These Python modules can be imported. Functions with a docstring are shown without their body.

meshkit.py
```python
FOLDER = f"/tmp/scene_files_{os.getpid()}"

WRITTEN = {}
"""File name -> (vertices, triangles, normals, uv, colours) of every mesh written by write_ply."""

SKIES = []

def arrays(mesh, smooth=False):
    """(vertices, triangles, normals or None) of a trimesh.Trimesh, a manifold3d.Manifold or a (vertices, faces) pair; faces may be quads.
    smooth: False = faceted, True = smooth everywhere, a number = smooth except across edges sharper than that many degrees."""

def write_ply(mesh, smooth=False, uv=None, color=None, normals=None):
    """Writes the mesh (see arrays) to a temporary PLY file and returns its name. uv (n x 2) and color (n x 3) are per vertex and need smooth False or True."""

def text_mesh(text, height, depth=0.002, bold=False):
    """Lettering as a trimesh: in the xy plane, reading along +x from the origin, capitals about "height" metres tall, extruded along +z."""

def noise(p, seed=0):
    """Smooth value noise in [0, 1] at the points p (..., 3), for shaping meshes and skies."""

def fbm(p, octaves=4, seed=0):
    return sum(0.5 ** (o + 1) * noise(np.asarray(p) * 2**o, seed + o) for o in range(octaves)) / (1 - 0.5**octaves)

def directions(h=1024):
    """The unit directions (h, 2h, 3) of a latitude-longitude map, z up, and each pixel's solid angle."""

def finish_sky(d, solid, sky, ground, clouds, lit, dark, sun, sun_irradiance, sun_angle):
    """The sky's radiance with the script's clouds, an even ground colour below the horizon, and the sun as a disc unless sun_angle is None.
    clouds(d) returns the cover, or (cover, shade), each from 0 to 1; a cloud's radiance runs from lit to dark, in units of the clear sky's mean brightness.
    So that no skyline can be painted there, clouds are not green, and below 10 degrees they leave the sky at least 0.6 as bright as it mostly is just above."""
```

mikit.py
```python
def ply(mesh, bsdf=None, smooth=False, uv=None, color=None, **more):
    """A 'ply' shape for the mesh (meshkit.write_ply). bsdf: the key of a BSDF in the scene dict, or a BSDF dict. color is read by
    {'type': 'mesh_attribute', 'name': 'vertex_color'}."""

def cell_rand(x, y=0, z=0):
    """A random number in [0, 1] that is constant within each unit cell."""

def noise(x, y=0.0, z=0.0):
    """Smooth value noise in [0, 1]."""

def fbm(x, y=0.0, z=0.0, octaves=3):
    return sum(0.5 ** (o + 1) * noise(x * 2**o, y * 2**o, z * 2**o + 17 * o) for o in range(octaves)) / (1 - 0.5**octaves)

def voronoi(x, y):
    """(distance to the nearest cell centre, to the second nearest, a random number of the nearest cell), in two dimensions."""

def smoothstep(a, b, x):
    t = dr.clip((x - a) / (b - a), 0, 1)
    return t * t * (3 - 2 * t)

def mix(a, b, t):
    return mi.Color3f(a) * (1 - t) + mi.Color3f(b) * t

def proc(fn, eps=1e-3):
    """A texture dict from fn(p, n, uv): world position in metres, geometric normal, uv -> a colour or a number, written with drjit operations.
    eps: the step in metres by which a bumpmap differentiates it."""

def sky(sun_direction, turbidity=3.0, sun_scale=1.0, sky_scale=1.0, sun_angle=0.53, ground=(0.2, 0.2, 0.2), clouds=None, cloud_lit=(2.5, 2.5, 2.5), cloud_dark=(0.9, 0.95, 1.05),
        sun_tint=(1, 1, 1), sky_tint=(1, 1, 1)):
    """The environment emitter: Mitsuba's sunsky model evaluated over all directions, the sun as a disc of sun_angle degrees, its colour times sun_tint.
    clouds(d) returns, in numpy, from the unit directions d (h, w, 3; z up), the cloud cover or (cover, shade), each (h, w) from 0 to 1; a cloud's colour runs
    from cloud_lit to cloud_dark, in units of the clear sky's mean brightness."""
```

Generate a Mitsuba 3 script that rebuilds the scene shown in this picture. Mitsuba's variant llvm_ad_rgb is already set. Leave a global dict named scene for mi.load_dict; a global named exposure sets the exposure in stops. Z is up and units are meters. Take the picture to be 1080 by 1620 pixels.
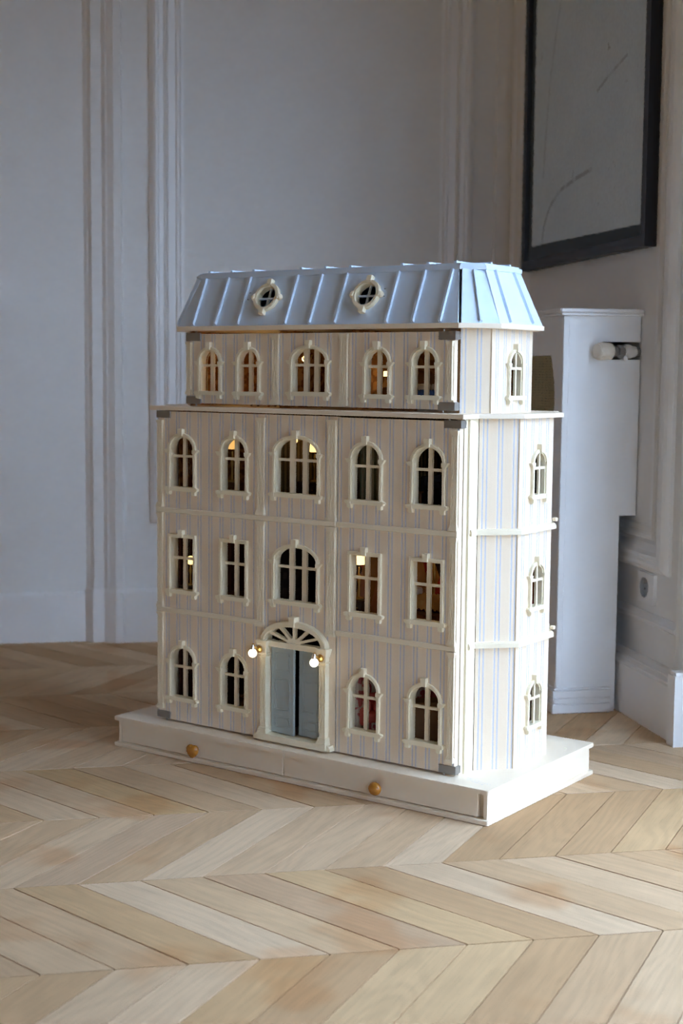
import math, random
import numpy as np, trimesh, mitsuba as mi, drjit as dr
import mikit, meshkit
from mikit import proc, noise, fbm, cell_rand, smoothstep, mix
from shapely.geometry import Polygon, box as sbox
from shapely.ops import unary_union
from shapely import affinity

# ------------------------------------------------------------------ camera, sky, exposure
# world: x along the back wall to the right, y towards the back wall, z up (metres)
THETA, PITCH, ROLL, CAM_H, FPX = 0.197, 0.0974, 0.0092, 0.9104, 2283.5
def _cam_to_room(v):
    c, s = math.cos(THETA), math.sin(THETA)
    return np.array([c * v[0] + s * v[1], -s * v[0] + c * v[1], v[2]])
_cp, _sp, _cr, _sr = math.cos(PITCH), math.sin(PITCH), math.cos(ROLL), math.sin(ROLL)
_fwd = _cam_to_room(np.array([0, _cp, -_sp]))
_u0, _r0 = np.array([0, _sp, _cp]), np.array([1.0, 0, 0])
_up = _cam_to_room(-_sr * _r0 + _cr * _u0)
CAM = np.array([0, 0, CAM_H])
T4 = mi.ScalarTransform4f
exposure = 0.57
scene = {
    'camera': {'type': 'thinlens', 'fov_axis': 'x', 'fov': math.degrees(2 * math.atan(540 / FPX)),
               'to_world': T4().look_at(origin=CAM.tolist(), target=(CAM + _fwd).tolist(), up=_up.tolist()),
               'aperture_radius': 0.0062, 'focus_distance': 2.95, 'near_clip': 0.05, 'far_clip': 100.0},
    # bright overcast day; no sun reaches this side of the building
    'sky': mikit.sky((-0.5, 0.45, 0.74), turbidity=4.0, sun_scale=0.0, sky_scale=1.0, ground=(0.09, 0.09, 0.088),
                     clouds=lambda d: (np.full(d.shape[:2], 1.0), 0.35 * meshkit.fbm(d * 3.0, 3)),
                     cloud_lit=(41.5, 54.5, 73), cloud_dark=(32, 42.5, 58)),
}
labels = {}
_rng = random.Random(7)

# ------------------------------------------------------------------ helpers
def numbered(name):
    used = scene.keys() | labels.keys() | _roots
    if name not in used:
        return name
    k = 1
    while f'{name}_{k:03d}' in used:
        k += 1
    return f'{name}_{k:03d}'
_roots = set()

def thing(name, label, cat, group=None, kind=None):
    key = numbered(name); _roots.add(key)
    labels[key] = {'label': label}
    if cat: labels[key]['category'] = cat
    if group: labels[key]['group'] = group
    if kind: labels[key]['kind'] = kind
    return key

def put(name, mesh, bsdf, parent=None, smooth=False, M=None, uv=None, label=None, kind=None, emit=None):
    key = numbered(parent + '__' + name if parent else name)
    if isinstance(mesh, (list,)):
        mesh = trimesh.util.concatenate(mesh)
    if M is not None:
        mesh = mesh.copy(); mesh.apply_transform(M)
    more = {}
    if emit is not None:
        more['emitter'] = {'type': 'area', 'radiance': {'type': 'rgb', 'value': list(emit)}}
    if uv is not None:
        scene[key] = mikit.ply(mesh, bsdf, smooth=False, uv=uv, **more)
    else:
        scene[key] = mikit.ply(mesh, bsdf, smooth=smooth, **more)
    if label or kind:
        labels[key] = {}
        if label: labels[key]['label'] = label
        if kind: labels[key]['kind'] = kind
    return key

def struct(name, mesh, bsdf, label, M=None, smooth=False, uv=None):
    if isinstance(mesh, list):
        mesh = trimesh.util.concatenate(mesh)
    k = put(name, mesh, bsdf, None, smooth, M, uv)
    labels[k] = {'label': label, 'kind': 'structure'}
    return k

def bx(x0, x1, y0, y1, z0, z1):
    m = trimesh.creation.box((abs(x1 - x0), abs(y1 - y0), abs(z1 - z0)))
    m.apply_translation(((x0 + x1) / 2, (y0 + y1) / 2, (z0 + z1) / 2))
    return m

def bev(x0, x1, y0, y1, z0, z1, r=0.0015):
    """box with chamfered edges"""
    c = np.array([(x0 + x1) / 2, (y0 + y1) / 2, (z0 + z1) / 2]); h = np.array([x1 - x0, y1 - y0, z1 - z0]) / 2
    r = min(r, h.min() * 0.45)
    pts = []
    for s in np.ndindex(2, 2, 2):
        sg = np.array(s) * 2 - 1
        for k in range(3):
            d = h - r; d = d.copy(); d[k] = h[k]
            pts.append(c + sg * d)
    return trimesh.convex.convex_hull(np.array(pts))

def slab(poly, y0, y1):
    """polygon in (x,z) given depth from y0 to y1"""
    out = []
    for g in getattr(poly, 'geoms', [poly]):
        m = trimesh.creation.extrude_polygon(g, y1 - y0, engine='earcut')
        v = m.vertices
        m.vertices = np.stack([v[:, 0], y1 - v[:, 2], v[:, 1]], 1)
        out.append(m)
    return trimesh.util.concatenate(out)

def plate(poly, z0, z1):
    """polygon in (x,y) from z0 to z1"""
    out = []
    for g in getattr(poly, 'geoms', [poly]):
        m = trimesh.creation.extrude_polygon(g, z1 - z0, engine='earcut'); m.apply_translation((0, 0, z0)); out.append(m)
    return trimesh.util.concatenate(out)

def hull(pts):
    return trimesh.convex.convex_hull(np.array(pts, float))

def frame(o, X, Z):
    X = np.array(X, float); X /= np.linalg.norm(X); Z = np.array(Z, float); Z /= np.linalg.norm(Z)
    M = np.eye(4); M[:3, 0] = X; M[:3, 1] = np.cross(Z, X); M[:3, 2] = Z; M[:3, 3] = o
    return M

def rotz(a, o=(0, 0, 0)):
    return frame(o, (math.cos(a), math.sin(a), 0), (0, 0, 1))

def lathe(profile, seg=24):
    return trimesh.creation.revolve(np.array(profile, float), sections=seg)

def cyl(p0, p1, r, seg=16):
    p0, p1 = np.array(p0, float), np.array(p1, float)
    return trimesh.creation.cylinder(radius=r, segment=[p0, p1], sections=seg)

def tube(points, r, seg=10):
    p = np.array(points, float)
    t = np.gradient(p, axis=0); t /= np.linalg.norm(t, axis=1, keepdims=True)
    ref = np.array([0.3, 0.2, 0.93]); a = np.cross(t, ref); a /= np.linalg.norm(a, axis=1, keepdims=True); b = np.cross(t, a)
    ang = np.arange(seg) * 2 * np.pi / seg
    v = p[:, None] + r * (np.cos(ang)[None, :, None] * a[:, None] + np.sin(ang)[None, :, None] * b[:, None])
    n = len(p); f = []
    for i in range(n - 1):
        for j in range(seg):
            k = (j + 1) % seg
            f += [[i * seg + j, i * seg + k, (i + 1) * seg + k], [i * seg + j, (i + 1) * seg + k, (i + 1) * seg + j]]
    V = np.vstack([v.reshape(-1, 3), p[:1], p[-1:]])
    for j in range(seg):
        k = (j + 1) % seg
        f += [[n * seg, k, j], [n * seg + 1, (n - 1) * seg + j, (n - 1) * seg + k]]
    m = trimesh.Trimesh(V, f, process=False); m.fix_normals(); return m

def sphere(c, r, sub=3, scale=(1, 1, 1)):
    m = trimesh.creation.icosphere(subdivisions=sub, radius=r); m.apply_scale(scale); m.apply_translation(c); return m

def sweep_frame(rect, prof):
    """moulding of profile (offset inwards, height) mitred round a rectangle (u0,v0,u1,v1); -> mesh in (u, height, v), open shape closed at back"""
    u0, v0, u1, v1 = rect
    prof = np.array(prof, float)
    V, n = [], len(prof)
    for (cu, cv, su, sv) in ((u0, v0, 1, 1), (u1, v0, -1, 1), (u1, v1, -1, -1), (u0, v1, 1, -1)):
        for o, h in prof:
            V.append((cu + su * o, -h, cv + sv * o))
    f = []
    for c in range(4):
        d = (c + 1) % 4
        for i in range(n):
            j = (i + 1) % n
            f += [[c * n + i, d * n + i, d * n + j], [c * n + i, d * n + j, c * n + j]]
    m = trimesh.Trimesh(np.array(V), f, process=False); m.fix_normals(); return m

def extrude_y(profile, y0, y1):
    """closed profile in (x,z) swept along y"""
    return slab(Polygon(profile), y0, y1)

def extrude_x(profile, x0, x1):
    """closed profile in (y,z) swept along x"""
    m = trimesh.creation.extrude_polygon(Polygon(profile), x1 - x0, engine='earcut')
    v = m.vertices
    m.vertices = np.stack([x0 + v[:, 2], v[:, 0], v[:, 1]], 1)
    return m

# ------------------------------------------------------------------ materials
def rgb(*c): return {'type': 'rgb', 'value': list(c)}
def pr(color, rough=0.5, spec=0.5, metal=0.0, **k):
    d = {'type': 'principled', 'base_color': color if isinstance(color, dict) else rgb(*color), 'roughness': rough, 'metallic': metal, **k}
    if metal == 0: d['specular'] = spec
    return {'type': 'twosided', 'bsdf': d}

def wall_fn(p, n, uv):
    k = fbm(p.x * 1.3 + 3, p.y * 1.3, p.z * 1.3, 3)
    f = noise(p.x * 60, p.y * 60, p.z * 60)
    return mix((0.755, 0.765, 0.775), (0.80, 0.808, 0.815), k) * (0.985 + 0.03 * f)
def trim_fn(p, n, uv):
    k = fbm(p.x * 9, p.y * 9, p.z * 5, 3)
    return mix((0.80, 0.82, 0.85), (0.84, 0.855, 0.875), k)
def wood_fn(p, n, uv):
    pid = dr.floor(uv.x / 10.0)
    u = uv.x - pid * 10.0; v = uv.y
    r1, r2, r3 = cell_rand(pid, 3), cell_rand(pid, 11), cell_rand(pid, 29)
    base = mix((0.505, 0.330, 0.185), (0.655, 0.490, 0.330), r1)
    base = mix(base, (0.60, 0.41, 0.21), 0.5 * smoothstep(0.70, 0.95, r2))
    base = mix(base, (0.46, 0.295, 0.18), 0.45 * smoothstep(0.82, 0.98, r3))
    warp = fbm(u * 2.2 + pid * 7.3, v * 9.0, 0.0, 3)
    ring = dr.sin((v * (55 + 60 * r3) + warp * (9 + 10 * r2) + u * (r1 - 0.5) * 14) * 6.2832 * 0.5)
    ring = smoothstep(-0.5, 1.0, ring)
    pores = noise(u * 22 + pid * 3.1, v * 900)
    fine = fbm(u * 7 + pid * 1.7, v * 230, 0.0, 3)
    c = base * (0.965 + 0.05 * (1 - ring)) * (0.945 + 0.11 * fine)
    c = c * (1 - 0.07 * smoothstep(0.66, 0.9, pores))
    c = c * (0.93 + 0.14 * fbm(u * 9 + pid * 2.7, v * 34, 4.0, 3))
    patch = fbm(p.x * 3.2, p.y * 3.2, 5.0, 3)
    c = c * (0.90 + 0.20 * patch)
    stain = smoothstep(0.62, 0.80, fbm(p.x * 6 + 11, p.y * 6 + 2, 9.0, 3))
    c = mix(c, c * mi.Color3f(0.86, 0.66, 0.50), 0.55 * stain)
    return c
def wood_rough(p, n, uv):
    return 0.42 + 0.22 * fbm(p.x * 14, p.y * 14, 2.0, 3)
def stripe_fn(p, n, uv):
    P = 0.03330
    k = (uv.x - 0.1325) / P
    k = (k - dr.floor(k + 0.5)) * P
    a = dr.abs(dr.abs(k) - 0.0042)
    line = 1 - smoothstep(0.0011, 0.0019, a)
    edge = 1 - smoothstep(0.0003, 0.0010, dr.abs(k + 0.0068))
    thin = 1 - smoothstep(0.0002, 0.0006, dr.abs(dr.abs(dr.abs(k) - 0.0135) - 0.0016))
    c = mix((0.73, 0.612, 0.468), (0.775, 0.70, 0.59), 0.7 * edge)
    c = mix(c, (0.67, 0.55, 0.42), 0.5 * thin)
    c = mix(c, (0.48, 0.495, 0.54), line)
    return c * (0.97 + 0.05 * noise(p.x * 40, p.y * 40, p.z * 12))
def cream_fn(p, n, uv):
    return mix((0.73, 0.65, 0.49), (0.775, 0.695, 0.54), fbm(p.x * 25, p.y * 25, p.z * 25, 3))
def roof_fn(p, n, uv):
    return mix((0.58, 0.71, 0.87), (0.63, 0.76, 0.92), fbm(p.x * 18, p.y * 18, p.z * 18, 3))
scene['wall_paint'] = pr(proc(wall_fn), 0.75, 0.25)
scene['trim_paint'] = pr(proc(trim_fn), 0.45, 0.45)
scene['far_paint'] = pr((0.45, 0.30, 0.15), 0.8, 0.2)
scene['left_paint'] = pr((0.64, 0.42, 0.20), 0.8, 0.2)
scene['ceiling_paint'] = pr((0.52, 0.42, 0.29), 0.9, 0.1)
scene['oak_floor'] = {'type': 'diffuse', 'reflectance': proc(wood_fn)}
scene['sub_floor'] = {'type': 'diffuse', 'reflectance': rgb(0.012, 0.009, 0.007)}
scene['stripe_paint'] = pr(proc(stripe_fn), 0.55, 0.35)
scene['cream_paint'] = pr(proc(cream_fn), 0.45, 0.45)
scene['ivory_paint'] = pr((0.80, 0.735, 0.56), 0.45, 0.45)
scene['board_paint'] = pr((0.755, 0.66, 0.525), 0.40, 0.45)
scene['roof_paint'] = pr(proc(roof_fn), 0.38, 0.5)
scene['door_paint'] = pr((0.33, 0.39, 0.40), 0.45, 0.4)
scene['steel'] = pr((0.30, 0.29, 0.275), 0.40, metal=0.8)
scene['chrome'] = pr((0.78, 0.78, 0.78), 0.2, metal=1.0)
scene['brass'] = pr((0.85, 0.58, 0.2), 0.25, metal=1.0)
scene['amber_wood'] = pr((0.37, 0.145, 0.016), 0.22, 0.5, clearcoat=0.8, clearcoat_gloss=0.9)
scene['dark_wood'] = pr((0.05, 0.03, 0.02), 0.4, 0.4)
scene['raw_wood'] = pr((0.24, 0.13, 0.055), 0.6, 0.3)
scene['black_lacquer'] = pr((0.012, 0.013, 0.016), 0.42, 0.4)
scene['black_matte'] = pr((0.012, 0.012, 0.014), 0.85, 0.2)
scene['grey_print'] = pr((0.60, 0.59, 0.60), 0.7, 0.2)
scene['lamp_glass'] = pr((0.9, 0.85, 0.75), 0.4, 0.4)

# ------------------------------------------------------------------ room shell
XW, YW, ZC = 1.53, 4.83, 3.40            # right wall face, back wall face, ceiling
XL, YF, XB_, YB_ = -4.0, -5.5, 1.80, 3.25
struct('ceiling', bx(XL - .3, XB_ + .4, YF - .3, YW + .3, ZC, ZC + .2), 'ceiling_paint', 'white ceiling of the room, above the picture')
struct('wall_left', bx(XL - .25, XL, YF, YW + .1, -.06, ZC), 'left_paint', 'white left wall of the room, outside the view')
# back wall: its plan steps forward in two canted faces, then runs flat behind the panel
def step_plan(off):
    return [(-6.9, 4.860 - off), (0.102, 4.860 - off), (0.112, 4.850 - off), (0.115, 4.850 - off), (0.126, 4.832 - off), (0.160, 4.832 - off), (0.172, 4.820 - off), (0.176, 4.820 - off), (0.197, 4.806 - off),
            (0.222, 4.806 - off), (0.226, 4.815 - off), (1.60, 4.815 - off)]
wb = Polygon(step_plan(0) + [(1.60, 5.1), (-6.9, 5.1)])
struct('wall_back', plate(wb, -.06, ZC), 'wall_paint', 'off-white back wall with stepped pilaster and moulded panel behind the dolls house')
def base_plan(off, x0, x1):
    return [(x0, 4.860 - off), (0.098, 4.860 - off), (0.122, 4.834 - off), (0.160, 4.834 - off), (0.196, 4.812 - off), (0.222, 4.812 - off), (0.226, 4.818 - off), (x1, 4.818 - off)]
bb_l = Polygon([(XL, 4.848), (0.100, 4.848), (0.100, 4.9), (XL, 4.9)])
bb_r = Polygon([(0.098, 4.848), (0.122, 4.822), (0.160, 4.822), (0.196, 4.798), (0.222, 4.798), (0.226, 4.803), (1.5, 4.803), (1.5, 4.9), (0.098, 4.9)])
struct('baseboard_back', [plate(bb_l, 0, 0.160), plate(bb_l.buffer(-0.004, join_style=2), 0.160, 0.168), plate(bb_r, 0, 0.170), plate(bb_r.buffer(-0.004, join_style=2), 0.170, 0.180)],
       'trim_paint', 'white skirting board along the foot of the back wall')
# panel moulding on the back wall
panel_prof = [(0, 0), (0, .010), (.006, .016), (.012, .021), (.020, .023), (.028, .021), (.032, .013), (.046, .011), (.050, .015), (.056, .016), (.062, .012), (.085, .008), (.090, .011), (.098, .011), (.104, .004), (.113, .003), (.113, 0)]
struct('trim_1', sweep_frame((0.312, 0.402, 1.403, 2.70), panel_prof), 'trim_paint', 'tall moulded panel frame on the back wall behind the dolls house', M=frame((0, 4.8155, 0), (1, 0, 0), (0, 0, 1)))
# corner strip beside the right wall
struct('trim_2', bx(1.480, 1.53, 4.785, 4.83, 0.17, ZC), 'wall_paint', 'plain vertical strip in the corner of the back wall')

# right wall; it ends at the casing, where the room widens into a bay with two tall windows
RW = frame((XW, 0, 0), (0, 1, 0), (0, 0, 1))        # local x -> world y, local y (depth) -> world -x
struct('wall_right', [bx(XW, XB_ + .32, YB_, 5.1, -.06, ZC)], 'wall_paint', 'off-white right wall with moulded panel, behind the radiator cover')
# shallow window bay: beyond the casing the wall stands a little further out and holds one wide french window
BX = 1.75
BW = frame((BX, 0, 0), (0, 1, 0), (0, 0, 1))
FWIN, DWIN = (-0.75, 1.60), (0.45, 2.76)
struct('wall_bay', slab(sbox(YF - .25, -.06, YB_ + .1, ZC).difference(sbox(DWIN[0], .06, DWIN[1], 2.55)), -.12, 0.0), 'wall_paint', 'white wall of the window bay, outside the view', M=BW)
struct('wall_front', slab(sbox(XL - .25, -.06, BX + .1, ZC).difference(sbox(FWIN[0], .06, FWIN[1], 2.40)), YF - .25, YF), 'far_paint', 'wall behind the camera')
for i, ((fa_, fb_), M_, lab) in enumerate(((DWIN, BW, 'white french window of the bay, outside the view to the right'), (FWIN, frame((0, YF, 0), (-1, 0, 0), (0, 0, 1)), 'white french window in the wall behind the camera'))):
    if i == 1: fa_, fb_ = -fb_, -fa_
    ms = [bx(fa_, fb_, -.10, -.05, z, z + .05) for z in (.06, (2.50, 2.35)[i])] + [bx(x - .03, x + .03, -.10, -.05, .06, (2.55, 2.40)[i]) for x in (np.linspace(fa_ + .03, fb_ - .03, 5) if i == 0 else (fa_ + .03, (fa_ + fb_) / 2, fb_ - .03))] + [bx(fa_, fb_, -.085, -.065, z - .012, z + .012) for z in (.75, 1.4)]
    struct(f'window_{i + 1}', ms, 'trim_paint', lab, M=M_)
# pilaster that ends the wall panel, in front of the near window
pil = Polygon([(XW + .01, 3.337), (XW - .007, 3.337), (XW - .010, 3.331), (XW - .004, 3.322), (XW - .010, 3.312), (XW - .010, 3.24), (XW + .01, 3.24)])
struct('trim_3', plate(pil, 0.18, 2.85), 'trim_paint', 'white window casing at the right edge of the picture')
pb = Polygon([(XW + .01, 3.276), (XW - .052, 3.276), (XW - .052, 3.235), (XW + .01, 3.235)])
struct('trim_4', [plate(pb, 0, .176), plate(pb.buffer(-.004, join_style=2), .176, .184)], 'trim_paint', 'white plinth block at the foot of the window casing')
# right skirting, moulded on top
bprof = [(XW + .01, 0), (1.491, 0), (1.491, .134), (1.495, .139), (1.495, .144), (1.505, .152), (1.505, .156), (1.518, .165), (XW + .01, .167)]
struct('baseboard_right', extrude_y(bprof, 3.276, 4.81), 'trim_paint', 'white skirting board along the right wall beside the radiator cover')
rail = [(XW + .01, .252), (XW - .006, .256), (XW - .014, .262), (XW - .014, .270), (XW - .008, .276), (XW - .004, .286), (XW + .01, .288)]
struct('trim_5', extrude_y(rail, 3.337, 4.80), 'trim_paint', 'low moulded rail on the right wall just under the power socket')
fp = [(0, 0), (0, .010), (.008, .020), (.016, .026), (.024, .027), (.032, .024), (.036, .026), (.044, .025), (.052, .016), (.062, .012), (.072, .010), (.080, .004), (.084, 0)]
SFW = frame((XW, 0, 0), (0, -1, 0), (0, 0, 1))      # faces -x
struct('trim_6', sweep_frame((-4.70, 0.398, -3.390, 2.70), fp), 'trim_paint', 'wide moulded panel frame on the right wall around the radiator cover', M=SFW)
fp2 = [(0, 0), (0, .004), (.006, .009), (.014, .009), (.020, .004), (.034, .003), (.038, 0)]
struct('trim_7', sweep_frame((-4.60, 0.478, -3.495, 2.62), fp2), 'trim_paint', 'thin inner panel bead on the right wall beside the radiator cover', M=SFW)

# ------------------------------------------------------------------ floor: chevron oak planks, one by one
fl = struct('floor', [bx(XL, XW + .02, YF, YW + .05, -0.06, -0.010), bx(XW, XB_ + .02, YF, YB_ + .02, -0.06, -0.010)], 'sub_floor', 'light oak chevron parquet floor under the dolls house')
PITCH_P, SEAM0, SEAMD, A_ODD, DA = 0.1113, 2.1455, 0.3805, 0.0331, 0.272
clipbox = unary_union([sbox(XL, YF, XW + .01, YW + .03), sbox(XL, YF, XB_ + .01, YB_ + .01)])
planks = []
R2 = np.array(_cam_to_room(_cr * _r0 + _sr * _u0)); U2 = _up
def to_px(P):
    d = np.asarray(P, float) - CAM; z = d @ _fwd
    return 540 + FPX * (d @ R2) / z, 810 - FPX * (d @ U2) / z, z
for k in range(-22, 8):
    b0, b1 = SEAM0 + SEAMD * k, SEAM0 + SEAMD * (k + 1)
    a0, a1 = (A_ODD, A_ODD + DA) if k % 2 else (A_ODD + DA, A_ODD)
    for j in range(-72, 48):
        g = 0.0013
        x0, x1 = a0 + j * PITCH_P, a1 + j * PITCH_P
        q = Polygon([(x0 + g, b0 + g), (x0 + PITCH_P - g, b0 + g), (x1 + PITCH_P - g, b1 - g), (x1 + g, b1 - g)])
        if not q.intersects(clipbox): continue
        q = q.intersection(clipbox)
        if q.is_empty or q.area < 2e-4 or q.geom_type != 'Polygon': continue
        c = np.array(q.centroid.coords[0])
        d = np.array([a1 - a0, b1 - b0]); d /= np.linalg.norm(d)
        planks.append((q, c, d, np.array([x0, b0])))
def plank_mesh(q, c, d, o, pid, dz):
    xy = np.array(q.exterior.coords)[:-1]
    if Polygon(xy).exterior.is_ccw is False: xy = xy[::-1]
    n = len(xy); inner = xy + (c - xy) * np.minimum(0.0003 / np.maximum(np.linalg.norm(c - xy, axis=1, keepdims=True), 1e-6), .3)
    V = np.vstack([np.c_[inner, np.full(n, dz)], np.c_[xy, np.full(n, dz - .0006)], np.c_[xy, np.full(n, -.0098)]])
    F = [[0, i, i + 1] for i in range(1, n - 1)]
    for i in range(n):
        j = (i + 1) % n
        for l in (0, 1):
            F += [[l * n + i, (l + 1) * n + i, (l + 1) * n + j], [l * n + i, (l + 1) * n + j, l * n + j]]
    rel = V[:, :2] - o
    u = np.clip(rel @ d, -.5, 1.5) + 2.0 + pid * 10.0
    w = rel @ np.array([-d[1], d[0]])
    return V, np.array(F), np.stack([u, w + (pid % 17) * .37], 1)
def vis(pk):
    x, y, z = to_px((pk[1][0], pk[1][1], 0))
    return z > 0.8 and -110 < x < 1190 and 960 < y < 1760
seen = sorted([p for p in planks if vis(p)], key=lambda p: np.linalg.norm(p[1]))[:300]
seen_id = {id(p) for p in seen}
rv, rf, ru, off = [], [], [], 0
for pid, pk in enumerate(seen + [p for p in planks if id(p) not in seen_id]):
    V, F, U = plank_mesh(*pk, pid, _rng.uniform(-.0004, .0004))
    if id(pk) in seen_id:
        put('plank', trimesh.Trimesh(V, F, process=False), 'oak_floor', fl, uv=U)
    else:
        rv.append(V); rf.append(F + off); ru.append(U); off += len(V)
put('outer_planks', trimesh.Trimesh(np.vstack(rv), np.vstack(rf), process=False), 'oak_floor', fl, uv=np.vstack(ru), kind='stuff')

# ------------------------------------------------------------------ radiator cover on the right wall
rc = thing('radiator_cover', 'tall white radiator cover with woven brass grille standing against the right wall', 'radiator cover')
end = Polygon([(1.3125, .0), (1.4803, .0), (1.4803, .532), (1.5265, .532), (1.5265, .9465), (1.4185, .9465), (1.4185, .9935), (1.5265, .9935), (1.5265, 1.06), (1.3125, 1.06)])
put('end_panel', slab(end, 3.622, 3.640), 'trim_paint', rc)
put('corner_post', bev(1.3105, 1.328, 3.6195, 3.640, .0, 1.06, .002), 'trim_paint', rc)
lf = frame((1.3125, 3.640, 0), (0, -1, 0), (0, 0, 1))     # long face looks towards -x; local x runs towards the camera
arc = [(-.080 + .037 * math.cos((z - .84) / .24 * math.pi), z) for z in np.linspace(.50, .957, 24)]
hole = Polygon([(-.95, .50)] + arc + [(-.95, .957)])
long_p = sbox(-1.0, 0, 0, 1.06).difference(hole)
put('long_panel', slab(long_p, 0.0, .018), 'trim_paint', rc, M=lf)
bars = []
for z in np.arange(.503, .957, .0072):
    bars.append(bx(-.95, -.05, .005, .010, z, z + .0060))
for x in np.arange(-.94, -.05, .03):
    bars.append(bx(x, x + .004, .0095, .012, .50, .957))
scene['aged_brass'] = pr((0.34, 0.26, 0.11), 0.6, metal=0.3)
put('grille', bars, 'aged_brass', rc, M=lf, kind='stuff', label='woven aged-brass grille')
put('grille_backing', bx(-.97, -.04, .0185, .022, .49, .97), 'black_matte', rc, M=lf)
tp = [(1.2965, 1.060), (1.2985, 1.0665), (1.2945, 1.0695), (1.2945, 1.0765), (1.2975, 1.0795), (1.5285, 1.0795), (1.5285, 1.060)]
put('top_board', [bev(1.300, 1.5285, 3.606, 4.665, 1.060, 1.068, .002), bev(1.2955, 1.5285, 3.6015, 4.67, 1.068, 1.0795, .003)], 'trim_paint', rc)
put('plinth', [bev(1.2985, 1.4655, 3.608, 4.65, 0.001, .026, .002), bev(1.3010, 1.4655, 3.611, 4.65, .026, .042, .003), bev(1.3010, 1.4655, 3.6115, 4.65, .042, .063, .002), bev(1.306, 1.4655, 3.616, 4.65, .063, .069, .002)], 'trim_paint', rc)
put('back_board', bx(1.335, 1.46, 3.75, 3.76, .08, 1.05), 'black_matte', rc)
rv_ = thing('radiator_valve', 'white thermostatic radiator valve poking out of the slot in the radiator cover', 'radiator valve')
ax = lambda t: (1.392 + t, 3.590 + .34 * t, .968)
put('control_knob', lathe([(0, 0), (.017, 0), (.021, .003), (.0225, .010), (.0225, .043), (.019, .047), (0, .047)], 28), 'lamp_glass', rv_, smooth=35, M=frame(ax(0), (-.322, .947, 0), (.947, .322, 0)))
put('union_nut', [cyl(ax(.046), ax(.062), .0125, 12), cyl(ax(.060), ax(.064), .010, 6), cyl(ax(.064), ax(.082), .0165, 6)], 'steel', rv_, smooth=30)
put('valve_body', [sphere(ax(.098), .0195, 3, (1, 1, 1)), cyl(ax(.084), ax(.12), .015), cyl((ax(.088)[0], ax(.088)[1] - .012, .95), (ax(.088)[0], ax(.088)[1] + .03, .95), .006)], 'trim_paint', rv_, smooth=35)
put('pipe', cyl(ax(.118), (1.529, ax(.135)[1], .968), .011), 'steel', rv_, smooth=35)

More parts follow.
